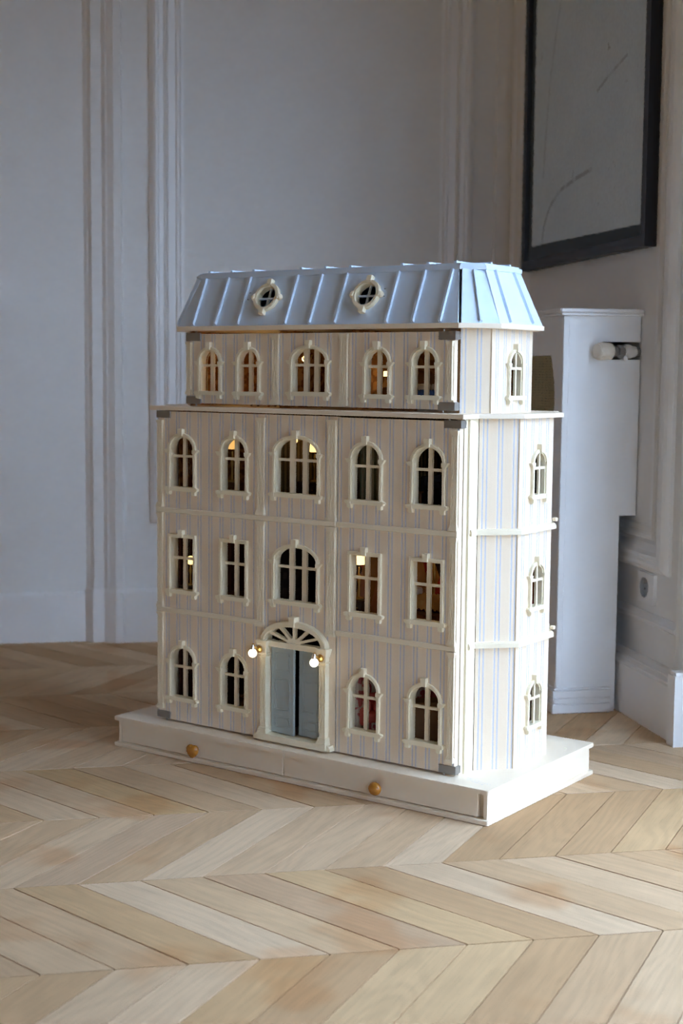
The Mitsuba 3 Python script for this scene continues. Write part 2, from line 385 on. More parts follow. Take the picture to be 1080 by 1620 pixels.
# ------------------------------------------------------------------ power socket
so = thing('wall_socket', 'square white power socket with round grey recess low on the right wall', 'power socket')
SF = frame((XW, 0, 0), (0, -1, 0), (0, 0, 1))    # facing -x: local x = -world y
scx, scz, scr = -3.535, .3505, .0265
plate_poly = sbox(-3.575, .3125, -3.479, .3885).buffer(.002).difference(Polygon([(scx + scr * math.cos(t), scz + scr * math.sin(t)) for t in np.linspace(0, 2 * math.pi, 40)]))
put('face_plate', slab(plate_poly, -.0105, .0), 'trim_paint', so, M=SF)
scene['grey_plastic'] = pr((.30, .315, .33), .45, .4)
ax_s = frame((scx, 0, scz), (1, 0, 0), (0, -1, 0))
put('recess', lathe([(0, .0015), (scr - .0015, .0015), (scr + .0005, .0115), (scr - .0005, .0118), (scr - .003, .003), (0, .003)], 40), 'grey_plastic', so, smooth=40, M=SF @ ax_s)
put('earth_pin', cyl((scx, -.003, scz + .012), (scx, -.012, scz + .012), .0026, 12), 'chrome', so, M=SF, smooth=40)
put('pin_hole', [cyl((scx + s_ * .0115, -.0026, scz - .005), (scx + s_ * .0115, -.0036, scz - .005), .0032, 12) for s_ in (-1, 1)], 'black_matte', so, M=SF)

# ------------------------------------------------------------------ framed artwork
fa = thing('framed_artwork', 'large grey abstract canvas in a deep black frame on the right wall', 'picture')
y0a, y1a, z0a, z1a = -4.555, -3.546, 1.238, 2.50
fr = [(0, .0), (0, .033), (.030, .033), (.031, .021), (.031, 0)]
put('frame', sweep_frame((y0a, z0a, y1a, z1a), fr), 'black_lacquer', fa, M=SF)
scene['slate_backing'] = pr((.075, .09, .098), .8, .2)
put('backing', bx(y0a + .028, y1a - .028, -.018, -.002, z0a + .028, z1a - .028), 'slate_backing', fa, M=SF)
def art_fn(p, n, uv):
    u, v = p.y, p.z
    base = mix((.50, .58, .62), (.58, .65, .68), fbm(u * 5, v * 5, 1.0, 4))
    base = base * (.95 + .1 * noise(u * 160, v * 160))
    def dist(pts, w):
        best = mi.Float(9.0)
        for (a, b), (c, d) in zip(pts[:-1], pts[1:]):
            dx, dy = c - a, d - b; L = dx * dx + dy * dy
            t = dr.clip(((u - a) * dx + (v - b) * dy) / L, 0, 1)
            best = dr.minimum(best, dr.sqrt(dr.square(u - a - t * dx) + dr.square(v - b - t * dy)))
        return 1 - smoothstep(w * .4, w, best)
    wob = 0.006 * fbm(u * 30, v * 30, 3.0, 2)
    l1 = dist(ART1, .010); l2 = dist(ART2, .009); l3 = dist(ART3, .007)
    worn = .45 + .55 * smoothstep(.25, .6, noise(u * 40, v * 40))
    k = dr.maximum(dr.maximum(l1 * .28, l2 * .5), l3 * .4) * worn
    spl = smoothstep(.86, .93, noise(u * 70 + 5, v * 70)) * smoothstep(.62, .75, fbm(u * 6 + 2, v * 6, 8.0, 3))
    return mix(base, (.17, .19, .20), dr.minimum(k + .5 * spl, 1.0))
ART1 = [(4.16, 2.20), (4.27, 1.98), (4.335, 1.80), (4.365, 1.62), (4.375, 1.52)]
ART2 = [(4.375, 1.30), (4.372, 1.335), (4.36, 1.365), (4.335, 1.398), (4.30, 1.425), (4.25, 1.448), (4.20, 1.462), (4.08, 1.478), (3.965, 1.488)]
ART3 = [(3.93, 1.70), (3.85, 1.725), (3.72, 1.755)]
scene['art_paint'] = pr(proc(art_fn), .8, .2)
rs = np.random.default_rng(3)
def rough_edge(p, q, n, amp):
    t = np.linspace(0, 1, n)[:-1]
    nx = np.array([-(q[1] - p[1]), q[0] - p[0]]); nx = nx / np.linalg.norm(nx)
    return [tuple(np.array(p) * (1 - s) + np.array(q) * s + nx * rs.normal() * amp) for s in t]
cv = [(y0a + .080, z0a + .075), (y1a - .046, z0a + .062), (y1a - .046, z1a - .07), (y0a + .080, z1a - .07)]
cpoly = Polygon(sum([rough_edge(cv[i], cv[(i + 1) % 4], 90, .0011) for i in range(4)], []))
put('canvas', slab(cpoly.buffer(0), -.024, -.017), 'art_paint', fa, M=SF, label='rough-edged grey canvas with scratched curves')

# ------------------------------------------------------------------ the dolls house
HM = rotz(-0.81704, (0.1355, 3.4740, 0))
CX = 0.5165
dh = thing('dollhouse', 'large cream and blue striped dolls house with grey mansard roof on a drawer base', 'dolls house')
def hput(name, mesh, bsdf, parent=None, M=None, **k):
    MM = HM if M is None else HM @ M
    return put(name, mesh, bsdf, parent or dh, M=MM, **k)
def hput_striped(name, mesh, M=None, u0=0.0, parent=None):
    if isinstance(mesh, list): mesh = trimesh.util.concatenate(mesh)
    m = mesh.copy(); uv = np.stack([m.vertices[:, 0] + u0, m.vertices[:, 2]], 1)
    m.apply_transform(HM if M is None else HM @ M)
    return put(name, m, 'stripe_paint', parent or dh, uv=uv)
def mir(pts): return [(2 * CX - x, y) for x, y in pts]
def sym(half):          # right half outline, front to back -> closed polygon
    return Polygon(half + mir(half)[::-1])

# --- base with drawers
W, D, HB = 1.04, 0.483, 0.0731
def rrect(x0, y0, x1, y1, r=.004): return sbox(x0, y0, x1, y1).buffer(-r, join_style=2).buffer(r, quad_segs=4)
hput('base_board', [plate(rrect(0, 0, W, D), .0645, .0722), plate(rrect(0, 0, W, D).buffer(-.0009), .0722, HB), plate(rrect(0, 0, W, D).buffer(-.0009), .0636, .0645)], 'board_paint')
hput('plinth_board', [plate(rrect(0.0, 0.0, W, D), .001, .0085), plate(rrect(0, 0, W, D).buffer(-.0009), .0085, .0095)], 'board_paint')
hput('base_core', bx(.012, W - .012, .026, D - .010, .0095, .0636), 'board_paint')
for x0, x1 in ((.0065, .0150), (W - .0165, W - .0075)):
    hput('base_side_panel', bev(x0, x1, .011, D - .008, .0095, .0636, .0008), 'board_paint')
hput('base_divider', bx(.509, .519, .018, .03, .0095, .0636), 'board_paint')
def heart_mesh():
    m = trimesh.creation.icosphere(subdivisions=4, radius=1.0)
    v = m.vertices.copy()
    x, y, z = v[:, 0], v[:, 1], v[:, 2]
    ang = np.arctan2(z, np.abs(x))
    r = 0.98 - 0.30 * np.exp(-((ang - math.pi / 2) / .34) ** 2) + 0.24 * np.exp(-((ang + math.pi / 2) / .42) ** 2) + .08 * np.exp(-((ang - .6) / .5) ** 2)
    k = np.sqrt(x * x + z * z)
    s = 1 + (r - 1) * np.minimum(1, k * 1.5)
    m.vertices = np.stack([x * s * .0165, y * .011, z * s * .0150], 1)
    return m
for i, (x0, x1) in enumerate(((.0155, .5095), (.5175, 1.0100))):
    dk = hput('drawer', [bev(x0, x1, .0115, .020, .0112, .0622, .0012)], 'board_paint')
    if i == 0:
        hput('knob', [heart_mesh().apply_translation((.2555, -.003, .0305)), cyl((.2555, .013, .030), (.2555, -.002, .030), .007)], 'amber_wood', dk, smooth=40, label='amber heart-shaped wooden knob')
    else:
        hput('knob', [sphere((.7675, -.003, .0310), .0135, 4, (1, .85, 1)) if False else trimesh.Trimesh(*(lambda s: (s.vertices * [1.08, .80, 1.02] + [.7675, -.003, .0305], s.faces))(trimesh.creation.icosphere(4, .0138))), cyl((.7675, .013, .0305), (.7675, -.002, .0305), .006)], 'amber_wood', dk, smooth=40, label='round amber wooden knob')
# faint printing on the base board, too worn to read
rs2 = np.random.default_rng(11)
marks = []
for row, (x0, y0, x1, y1, n, h) in enumerate(((.956, .0600, 1.022, .0420, 11, .0042), (.962, .0480, 1.008, .0345, 12, .0026))):
    for i in range(n):
        t = (i + .5) / n; x, y = x0 + (x1 - x0) * t, y0 + (y1 - y0) * t
        for s in range(2):
            w_ = .0012 + .0012 * rs2.random(); hh = h * (.4 + .5 * rs2.random())
            m = bx(-w_ / 2, w_ / 2, -hh / 2, hh / 2, HB - .0001, HB + .00012)
            m.apply_transform(rotz(rs2.uniform(-.6, .6) - .26)); m.apply_translation((x + rs2.uniform(-.001, .001), y + rs2.uniform(-.0008, .0008), 0)); marks.append(m)
hput('printed_lettering', marks, 'grey_print', kind='stuff', label='worn grey printing, too faint to read')
for (x, y) in ((.62, .452), (1.012, .395), (1.012, .19)):
    hput('screw_cap', cyl((x, y, HB - .002), (x, y, HB + .0008), .0035, 12), 'ivory_paint')

# --- generic window of the house (local: x across, y into the wall, z up)
def ell(a, rise, zs, n=24):
    return [(a * math.cos(t), zs + rise * math.sin(t)) for t in np.linspace(0, math.pi, n)]
def window_outline(w, z0, zs, zt, arch, inset=0.0):
    a = w / 2 - inset
    if arch: return Polygon([(-a, z0)] + [(a, z0)] + ell(a, zt - zs - inset, zs))
    return Polygon([(-a, z0), (a, z0), (a, zt - inset), (-a, zt - inset)])
def make_window(M, w, z0, zs, zt, arch=True, mull=1, zbar=None, th=.014, yb=.0062):
    """z0 top of the sill, zs springing, zt outer top of the surround"""
    P, r = .0068, .0088
    o = window_outline(w, z0, zs, zt, arch); i = window_outline(w, z0 - .001, zs, zt, arch, r); i2 = window_outline(w, z0 - .001, zs, zt, arch, r - .0028)
    o2 = window_outline(w, z0, zs, zt, arch, .0012)
    a = w / 2
    ms = [slab(o.difference(i2), -P + .0012, .001), slab(o2.difference(i2.buffer(-.0004)), -P, -P + .0012), slab(window_outline(w, z0 - .001, zs, zt, arch, r - .0029).difference(i), -P + .0035, th + .002)]
    ks = .0068
    ms.append(hull([(s * (ks + e), y, z) for s in (-1, 1) for e, y, z in ((0, -P - .0045, zt + .0105), (0, 0, zt + .0105), (-.0008, -P - .0045, zt - .0075), (-.0008, 0, zt - .0075))]))
    if arch:
        for s in (-1, 1):
            for e, h, p in ((.0075, .0034, .0085), (.0050, .0062, .0080), (.0028, .0088, .0078)):
                x0, x1 = sorted((s * (a - r + .0006), s * (a + e)))
                ms.append(bx(x0, x1, -p, 0, zs - h + .0015, zs + .0015 + (.0 if e > .004 else 0)))
    k = hput('window', ms, 'ivory_paint', M=M)
    sl = [bx(-a - .0035, a + .0035, -P - .0018, th, z0 - .0095, z0)]
    for s in (-1, 1):
        for e, zz0, zz1, p in ((.0085, .0055, .0020, .0085), (.0062, .0085, .0005, .0095)):
            x0, x1 = sorted((s * (a - .008), s * (a + e)))
            sl.append(bx(x0, x1, -p, 0, z0 - zz0, z0 - zz1))
        x0, x1 = sorted((s * (a - .0095), s * (a + .0012)))
        sl.append(bx(x0, x1, -P - .0028, 0, z0 - .0165, z0 - .009))
        x0, x1 = sorted((s * (a - .0085), s * (a + .0002)))
        sl.append(bx(x0, x1, -P - .0005, 0, z0 - .0185, z0 - .0165))
    hput('sill', sl, 'ivory_paint', k, M=M)
    inn = i.buffer(.0015); mw = (.0094 if yb > 0 else .0060) if mull == 1 else .0125
    xs = [0.0] if mull == 1 else [-w * .135, w * .135]
    bars_ = [sbox(x - mw / 2, z0 - .005, x + mw / 2, zt) for x in xs] + [sbox(-a, zbar - .003, a, zbar + .003)]
    bb = unary_union(bars_).intersection(inn)
    hput('glazing_bars', slab(bb, yb, yb + .0066 if yb > 0 else yb + .004), 'cream_paint', k, M=M)
    return window_outline(w, z0 - .006, zs, zt, arch, .004)

F_LOW = frame((0, .0485, 0), (1, 0, 0), (0, 0, 1))
F_UP = frame((0, .0980, 0), (1, 0, 0), (0, 0, 1))
def at(M, x): return M @ frame((x, 0, 0), (1, 0, 0), (0, 0, 1))
low_x = [(.1805, .086), (.3375, .084), (.5155, .131), (.7015, .086), (.8575, .086)]
rows = {3: (.6365, .723, .7628), 2: (.3935, .0, .5252), 1: (.1365, .2228, .2625)}
cut_low = []
for row, (z0, zs, zt) in rows.items():
    for i, (x, w) in enumerate(low_x):
        if i == 2:
            if row == 1: continue
            dzm = .0035 if row == 3 else .0
            p = make_window(at(F_LOW, x), w, z0 + (.0035 if row == 3 else .0065), (.7285 if row == 3 else .4880), (.7692 if row == 3 else .5280), True, 2, (.7135 if row == 3 else .4745))
        else:
            p = make_window(at(F_LOW, x), w, z0, zs if row != 2 else zt - .03, zt, row != 2, 1, {3: .7085, 2: .4680, 1: .2075}[row])
        cut_low.append(affinity.translate(p, x, 0))
up_x = [(.2225, .072), (.3380, .072), (.5115, .107), (.6935, .072), (.8130, .072)]
cut_up = []
for i, (x, w) in enumerate(up_x):
    if i == 2: p = make_window(at(F_UP, x), w, .8635, .9320, .9672, True, 2, .9225)
    else: p = make_window(at(F_UP, x), w, .8610, .9285, .9640, True, 1, .9205)
    cut_up.append(affinity.translate(p, x, 0))

# --- opening front panels
door_hole = Polygon([(.4425, .080), (.5905, .080), (.5905, .305)] + [(CX + .079 * math.cos(t), .305 + .040 * math.sin(t)) for t in np.linspace(0, math.pi, 24)] + [(.4425, .305)])
cuts = unary_union(cut_low + [door_hole])
for x0, x1, z1 in ((.1012, .6255, .8125), (.6275, .9310, .8108)):
    hput_striped('front_panel', slab(sbox(x0, .0775, x1, z1).difference(cuts), 0, .014), F_LOW)
cuts = unary_union(cut_up)
for x0, x1 in ((.1500, .6175), (.6192, .8845)):
    hput_striped('front_panel', slab(sbox(x0, .8318, x1, .9935).difference(cuts), 0, .014), F_UP)

# --- pilasters and string courses on the front
def pilaster(M, x0, x1, z0, z1):
    w = x1 - x0; ms = [bx(x0 + .002, x1 - .002, -.0042, 0, z0, z1)]
    for k in range(3):
        xc = x0 + w * (k + .5 + .0) / 3
        ms.append(bx(xc - w * .105, xc + w * .105, -.0056, 0, z0 + .014, z1 - .012))
    for e, h0, h1, p in ((.0, 0, .006, .0085), (.0008, .006, .0095, .0070), (.0014, .0095, .012, .0060)):
        ms.append(bx(x0 + e - .001, x1 - e + .001, -p, 0, z0 + h0, z0 + h1))
    for e, h0, h1, p in ((.0, 0, .0035, .0080), (.0009, .0035, .006, .0068), (.0015, .006, .0105, .0056)):
        ms.append(bx(x0 + e - .001, x1 - e + .001, -p, 0, z1 - h1, z1 - h0))
    hput('pilaster', ms, 'cream_paint', M=M)
for x0, x1 in ((.1035, .1205), (.9130, .9300)):
    for z0, z1 in ((.1020, .335), (.3480, .5735), (.5865, .792)): pilaster(F_LOW, x0, x1, z0, z1)
for x0, x1 in ((.4045, .4275), (.6010, .6242)):
    for z0, z1 in ((.3330, .5735), (.5865, .805)): pilaster(F_LOW, x0, x1, z0, z1)
for x0, x1 in ((.1520, .1665), (.8685, .8835)): pilaster(F_UP, x0, x1, .852, .974)
for x0, x1 in ((.4070, .4275), (.5955, .6170)): pilaster(F_UP, x0, x1, .8345, .991)
for (x0, x1, z) in ((.1005, .6255, .580), (.6278, .9315, .580), (.1005, .4255, .342), (.6278, .9315, .342)):
    hput('string_course', bev(x0, x1, -.0062, .0, z - .0058, z + .0058, .0012), 'cream_paint', M=F_LOW)

# --- body of the house: octagonal plan
half_low = [(.937, .085), (.937, .112), (.9985, .178), (.9985, .328), (.937, .396), (.937, .44)]
half_up = [(.8890, .116), (.937, .162), (.937, .339), (.889, .386), (.889, .402)]
def wall_piece(p, q, z0, z1, th, name, win=None, striped=True, u0=0.0, ins=.0):
    p, q = np.array(p), np.array(q); d = q - p; L = np.linalg.norm(d)
    M = frame((p[0], p[1], 0), (d[0], d[1], 0), (0, 0, 1))
    poly = sbox(ins, z0, L - ins, z1)
    if win: poly = poly.difference(unary_union(win(M, L)))
    m = slab(poly, 0, th)
    if striped: hput_striped(name, m, M, u0)
    else: hput(name, m, 'cream_paint', M=M)
def side_windows(spec):
    def f(M, L):
        out = []
        for (uc, w, z0, zs, zt, zb) in spec:
            out.append(affinity.translate(make_window(at(M, uc), w, z0, zs, zt, True, 1, zb, yb=-.0035), uc, 0))
        return out
    return f
S_LOW = [(.0830, .066, z0, z0 + .0665, z0 + .0965, z0 + .056) for z0 in (.6530, .4130, .1560)]
S_UP = [(.0985, .064, .8610, .9285, .9605, .9190)]
for zlo, zhi, half, spec in ((HB, .8153, half_low, S_LOW), (.8250, 1.0006, half_up, S_UP)):
    low = half is half_low
    n = len(half)
    c0 = 1 if low else 0
    ch0, ch1 = np.array(half[c0]), np.array(half[c0 + 1])
    dirc = (ch1 - ch0) / np.linalg.norm(ch1 - ch0)
    a, b = ch0 + dirc * (.0022 if low else .0), ch1 - dirc * .002 + np.array([-.002, .001])
    wall_piece(a, b, zlo, zhi, .009, 'corner_wall', u0=.1325 - (.0135 if low else .0065))
    wall_piece(half[c0 + 1], half[c0 + 2], zlo, zhi, .009, 'side_wall', side_windows(spec), u0=.1325 - .0225)
    wall_piece(half[c0 + 2], half[c0 + 3], zlo, zhi, .009, 'corner_wall', u0=.02)
    wall_piece(half[c0 + 3], half[c0 + 4], zlo, zhi, .009, 'corner_post', striped=False)
    wall_piece(half[c0 + 4], mir([half[c0 + 4]])[0], zlo, zhi, .009, 'back_wall', u0=.0)
    mh = mir(half)
    wall_piece(mh[c0 + 4], mh[c0 + 3], zlo, zhi, .009, 'corner_post', striped=False)
    wall_piece(mh[c0 + 3], mh[c0 + 2], zlo, zhi, .009, 'corner_wall', u0=.02)
    wall_piece(mh[c0 + 2], mh[c0 + 1], zlo, zhi, .009, 'side_wall', side_windows(spec), u0=.1325 - .0225)
    wall_piece(mh[c0 + 1], mh[c0], zlo, zhi, .009, 'corner_wall', u0=.03)
for s in (0, 1):
    p = sbox(.9265, .0785, .9375, .1125)
    if s: p = affinity.affine_transform(p, [-1, 0, 0, 1, 2 * CX, 0])
    hput('corner_post', plate(p, HB, .8153), 'ivory_paint')
    p = sbox(.9150, .0645, .9325, .1000)
    if s: p = affinity.affine_transform(p, [-1, 0, 0, 1, 2 * CX, 0])
    hput('hinge_post', plate(p, HB, .8153), 'cream_paint')
    p = sbox(.8790, .1165, .8880, .1270)
    if s: p = affinity.affine_transform(p, [-1, 0, 0, 1, 2 * CX, 0])
    hput('corner_post', plate(p, .8250, 1.0006), 'raw_wood')
# string courses round the sides
oc = [(.9375, .0835), (.9375, .112), (.9985, .178), (.9985, .328), (.937, .396), (.937, .43)]
def offset_open(pts, d):
    pts = np.array(pts); out = []
    for i in range(len(pts)):
        ns = []
        for a, b in ((i - 1, i), (i, i + 1)):
            if a >= 0 and b < len(pts):
                t = pts[b] - pts[a]; t = t / np.linalg.norm(t); ns.append(np.array([t[1], -t[0]]))
        nn = sum(ns); nn = nn / np.linalg.norm(nn); out.append(pts[i] + nn * d / max(nn @ ns[0], .4))
    return [tuple(o) for o in out]
for z in (.580, .342):
    o0 = offset_open(oc, -.001)
    for s in (0, 1):
        ps = [Polygon([(.9375 + e, .0835), (.9375 + e, .105)] + offset_open(oc, d)[2:] + o0[::-1]) for d, e in ((.0080, .0035), (.0100, .0050))]
        if s: ps = [affinity.affine_transform(p, [-1, 0, 0, 1, 2 * CX, 0]) for p in ps]
        k = hput('string_course', [plate(ps[1], z - .0062, z + .0030), plate(ps[0], z + .003, z + .0062)], 'cream_paint')
        hput('latch', bev(.9985, 1.0085, .330, .340, z + .0095, z + .0175, .001) if not s else bev(2 * CX - 1.0085, 2 * CX - .9985, .330, .340, z + .0095, z + .0175, .001), 'cream_paint')
# mid cornice, eave board
cor = sym([(.946, .0355), (.948, .040), (.948, .095), (1.014, .167), (1.014, .345), (.948, .417), (.948, .452)])
hput('cornice_board', [plate(cor.buffer(-.002).buffer(.002), .8160, .8243), plate(cor.buffer(-.0010), .8153, .8160), plate(cor.buffer(-.0010), .8243, .8250)], 'board_paint')
eav = sym([(.9020, .0845), (.9045, .0870), (.964, .152), (.964, .340), (.904, .405), (.90, .41)])
hput('eave_board', [plate(eav, 1.0012, 1.0104), plate(eav.buffer(-.0010), 1.0006, 1.0012), plate(eav.buffer(-.001), 1.0104, 1.0110)], 'board_paint')

# --- storey floors and inner partitions
inner = sym([(.925, .066), (.926, .112), (.985, .178), (.985, .328), (.926, .392), (.926, .43)])
inner_up = sym([(.878, .114), (.926, .165), (.926, .336), (.878, .383), (.878, .392)])
for z0, z1 in ((.3350, .3450), (.5740, .5840)):
    hput('storey_floor', plate(inner, z0, z1), 'raw_wood')
def dam(p, c1, c2, s=60):
    return mix(c1, c2, smoothstep(.45, .6, fbm(p.x * s, p.y * s, p.z * s, 2)))
def wp_floral(p, n, uv): return dam(p, (.26, .10, .025), (.48, .23, .07), 75)
def wp_gold(p, n, uv):
    k = dr.abs(uv.x / .016 - dr.floor(uv.x / .016) - .5)
    return mix((.20, .13, .05), (.08, .05, .02), smoothstep(.2, .3, k))
def wp_harl(p, n, uv):
    a, b = uv.x / .036, uv.y / .085
    s, t = a + b, a - b
    r = cell_rand(dr.floor(s), dr.floor(t), 5)
    c = mix((.36, .19, .07), (.44, .22, .14), dr.select(r > .45, mi.Float(1), mi.Float(0)))
    c = mix(c, (.36, .045, .04), dr.select(r > .68, mi.Float(1), mi.Float(0)))
    return mix(c, (.03, .02, .025), dr.select(r > .86, mi.Float(1), mi.Float(0)))
def wp_red(p, n, uv):
    k = dr.abs(uv.x / .022 - dr.floor(uv.x / .022) - .5)
    return mix((.17, .05, .025), (.10, .03, .016), smoothstep(.2, .3, k))
def wp_rose(p, n, uv): return mix((.62, .50, .38), (.45, .10, .09), smoothstep(.58, .66, fbm(uv.x * 70, uv.y * 70, 3.0, 2)))
def wp_dark(p, n, uv): return dam(p, (.04, .028, .02), (.075, .045, .028), 50)
for nm, fn in (('floral_paper', wp_floral), ('gold_paper', wp_gold), ('harlequin_paper', wp_harl), ('red_paper', wp_red), ('rose_paper', wp_rose), ('dark_paper', wp_dark)):
    scene[nm] = pr(proc(fn), .7, .2)
def paper(x0, x1, y0, y1, z0, z1, mat):
    """a lined partition or back lining; uv along its long side"""
    m = bx(x0, x1, y0, y1, z0, z1)
    uv = np.stack([m.vertices[:, 0] + m.vertices[:, 1], m.vertices[:, 2]], 1)
    m.apply_transform(HM); put('room_lining', m, mat, dh, uv=uv)
XA, XB = .4150, .6150
st = [(.0745, .3350), (.3450, .5740), (.5840, .8150)]
mats = {1: ('red_paper', 'dark_paper', 'rose_paper'), 2: ('red_paper', 'dark_paper', 'harlequin_paper'), 3: ('floral_paper', 'gold_paper', 'gold_paper')}
for row in (1, 2, 3):
    z0, z1 = st[row - 1]
    ml, mm, mr = mats[row]
    paper(.110, XA, .420, .426, z0, z1, ml); paper(XA, XB, .420, .426, z0, z1, mm); paper(XB, .925, .420, .426, z0, z1, mr)
    paper(XA - .004, XA, .070, .420, z0, z1, ml if row != 3 else 'floral_paper'); paper(XA + .0005, XA + .004, .070, .420, z0, z1, mm)
    paper(XB - .004, XB, .070, .420, z0, z1, mm); paper(XB + .0005, XB + .004, .070, .420, z0, z1, mr)
    paper(.058, .062, .185, .322, z0, z1, ml) if False else None
def lining(p, q, z0, z1, mat):
    p, q = np.array(p), np.array(q); d = q - p; L = np.linalg.norm(d)
    m = bx(0, L, -.0015, .0015, z0, z1); uv = np.stack([m.vertices[:, 0], m.vertices[:, 2]], 1)
    m.apply_transform(HM @ frame((p[0], p[1], 0), (d[0], d[1], 0), (0, 0, 1))); put('room_lining', m, mat, dh, uv=uv)
il = [(.9255, .118), (.9840, .182), (.9840, .324), (.9255, .388), (.9255, .425)]
iu = [(.8790, .128), (.9240, .168), (.9240, .333), (.8800, .378)]
for pts, spans in ((il, [(st[k][0], st[k][1], mats[k + 1]) for k in range(3)]), (iu, [(.8255, 1.0, ('floral_paper',) * 3)])):
    ml_ = mir(pts)
    for z0, z1, mm_ in spans:
        for k in range(len(pts) - 1):
            lining(ml_[k + 1], ml_[k], z0, z1, mm_[0])
            if k != 1: lining(pts[k], pts[k + 1], z0, z1, mm_[2])
paper(.158, .875, .380, .386, .8255, 1.0000, 'floral_paper')
for x in (.4170, .6170): paper(x - .003, x + .003, .115, .380, .8255, 1.0000, 'floral_paper')

# --- entrance
de = hput('entrance_surround', [], 'ivory_paint') if False else None
E0 = .0485
ms = []
PY = .0350
for x0, x1 in ((.4235, .4430), (.5900, .6095)):
    ms.append(bx(x0 + .002, x1 - .002, PY, .062, .095, .292))
    w_ = x1 - x0
    for k in range(3):
        xc = x0 + w_ * (k + .5) / 3; ms.append(bx(xc - .0019, xc + .0019, PY - .0014, .05, .116, .268))
    for e, z0, z1, p in ((.0040, .0790, .0900, .0075), (.0028, .0900, .0960, .0060), (.0015, .0960, .1010, .0045), (.0005, .1010, .1060, .0030)):
        ms.append(bx(x0 - e, x1 + e, PY - p, .062, z0, z1))
    for e, z0, z1, p in ((.0020, .2720, .2750, .0032), (.0008, .2660, .2690, .0025), (.0010, .2860, .2905, .0030), (.0028, .2905, .2955, .0050), (.0045, .2955, .3005, .0065), (.0055, .3005, .3050, .0078)):
        ms.append(bx(x0 - e, x1 + e, PY - p, .062, z0, z1))
for s in (-1, 1):
    x = CX + s * .0985
    for e, z0, z1 in ((.0030, .0780, .0880), (.0085, .0780, .0850), (.0060, .085, .090)):
        ms.append(bx(*sorted((x, x + s * e)), PY - .004, .0485, z0, z1))
ms.append(bx(.4235, .6095, PY - .0075, .062, .0780, .0925))
ms.append(bx(.4430, .5900, .0375, .056, .2925, .3050))
arc_o = Polygon([(CX + .0915 * math.cos(t), .3045 + .0512 * math.sin(t)) for t in np.linspace(0, math.pi, 36)])
arc_i = Polygon([(CX + .0775 * math.cos(t), .3045 + .0380 * math.sin(t)) for t in np.linspace(0, math.pi, 36)] + [(CX - .0775, .30), (CX + .0775, .30)])
ms.append(slab(arc_o.difference(arc_i), PY, .060)); ms.append(slab(arc_o.buffer(-.002).difference(arc_i.buffer(.003)), PY - .0015, PY))
ms.append(hull([(CX + s * e, y, z) for s in (-1, 1) for e, y, z in ((.0082, PY - .0055, .3660), (.0082, E0, .3660), (.0070, PY - .0055, .3440), (.0070, E0, .3440))]))
es = hput('entrance_surround', ms, 'ivory_paint')
rays = [Polygon([(CX + .020 * math.cos(t), .3050 + .012 * math.sin(t)) for t in np.linspace(0, math.pi, 16)])]
for t in (30, 60, 90, 120, 150):
    t = math.radians(t); d = np.array([math.cos(t) * .078, math.sin(t) * .0385]); d2 = d / np.linalg.norm(d); nn = np.array([-d2[1], d2[0]]) * .0030
    c = np.array([CX, .3050]); rays.append(Polygon([c + nn, c - nn, c + d * 1.02 - nn, c + d * 1.02 + nn]))
hput('fanlight_rays', slab(unary_union(rays), .0395, .050), 'ivory_paint', es)
def door_leaf(xh, w, ang, s):
    M = frame((xh, .0515, 0), (math.cos(ang), math.sin(ang), 0), (0, 0, 1))
    x0, x1 = (0, w) if s > 0 else (-w, 0)
    k = hput('door_leaf', bev(x0, x1, 0, .007, .0950, .2915, .0008), 'door_paint', M=M)
    pm = []
    for z0, z1 in ((.106, .134), (.146, .222), (.234, .282)):
        o = sbox(x0 + .010, z0, x1 - .010, z1)
        for g_ in (0, .0045): pm.append(slab(o.buffer(-g_, join_style=2).difference(o.buffer(-g_ - .0016, join_style=2)), -.0010, .0005))
    hput('panel_moulding', pm, 'door_paint', k, M=M)
door_leaf(.4440, .0708, -math.radians(7), 1)
door_leaf(.5890, .0712, -math.radians(5), -1)
# wall lamps either side of the entrance
for x in (.4290, .6005):
    wl = hput('wall_lamp', [lathe([(0, 0), (.0085, 0), (.0085, .002), (.0062, .0036), (.003, .0042), (0, .0042)], 24)], 'brass', M=frame((x, .0275, .2855), (1, 0, 0), (0, -1, 0)), smooth=35)
    hput('arm', tube([(x, .0245, .2865), (x, .018, .287), (x, .011, .2925), (x, .0065, .2995), (x, .0042, .3015), (x, .0030, .2985), (x, .0030, .295)], .0014), 'brass', wl, smooth=40)
    hput('cap', lathe([(0, .0085), (.003, .0085), (.0048, .004), (.0056, -.002), (0, -.002)], 20), 'chrome', wl, M=frame((x, .0030, .2905), (1, 0, 0), (0, 0, 1)), smooth=35)
    hput('globe', sphere((x, .0030, .2795), .0098, 3), 'lamp_glass', wl, smooth=True, emit=(2.6, 2.1, 1.35))
# metal corner brackets of the opening panels
def bracket(M, x0, x1, z0, z1, s):
    ms = [bev(x0, x1, -.0024, 0, z0, z1, .0011)]
    xs = x1 if s > 0 else x0
    ms.append(bev(xs - .0012, xs + .0012, -.0024, .0135, z0, z1, .0008)); ms.append(bev(xs - .0010, xs + .0006, .0150, .0190, z0 + .001, z1 - .001, .0004))
    ms.append(cyl(((x0 + x1) / 2 - s * .008, -.0005, z0 - .004 if z0 < .5 or (.82 < z0 < .9) else z1 - .002), ((x0 + x1) / 2 - s * .008, -.0005, z0 + .002 if z0 < .5 or (.82 < z0 < .9) else z1 + .004), .0022, 10))
    hput('corner_bracket', ms, 'steel', M=M)
bracket(F_LOW, .1005, .1420, .0790, .0960, -1); bracket(F_LOW, .1010, .1440, .7970, .8140, -1)
bracket(F_LOW, .8940, .9345, .7960, .8130, 1); bracket(F_LOW, .8945, .9345, .0775, .0950, 1)
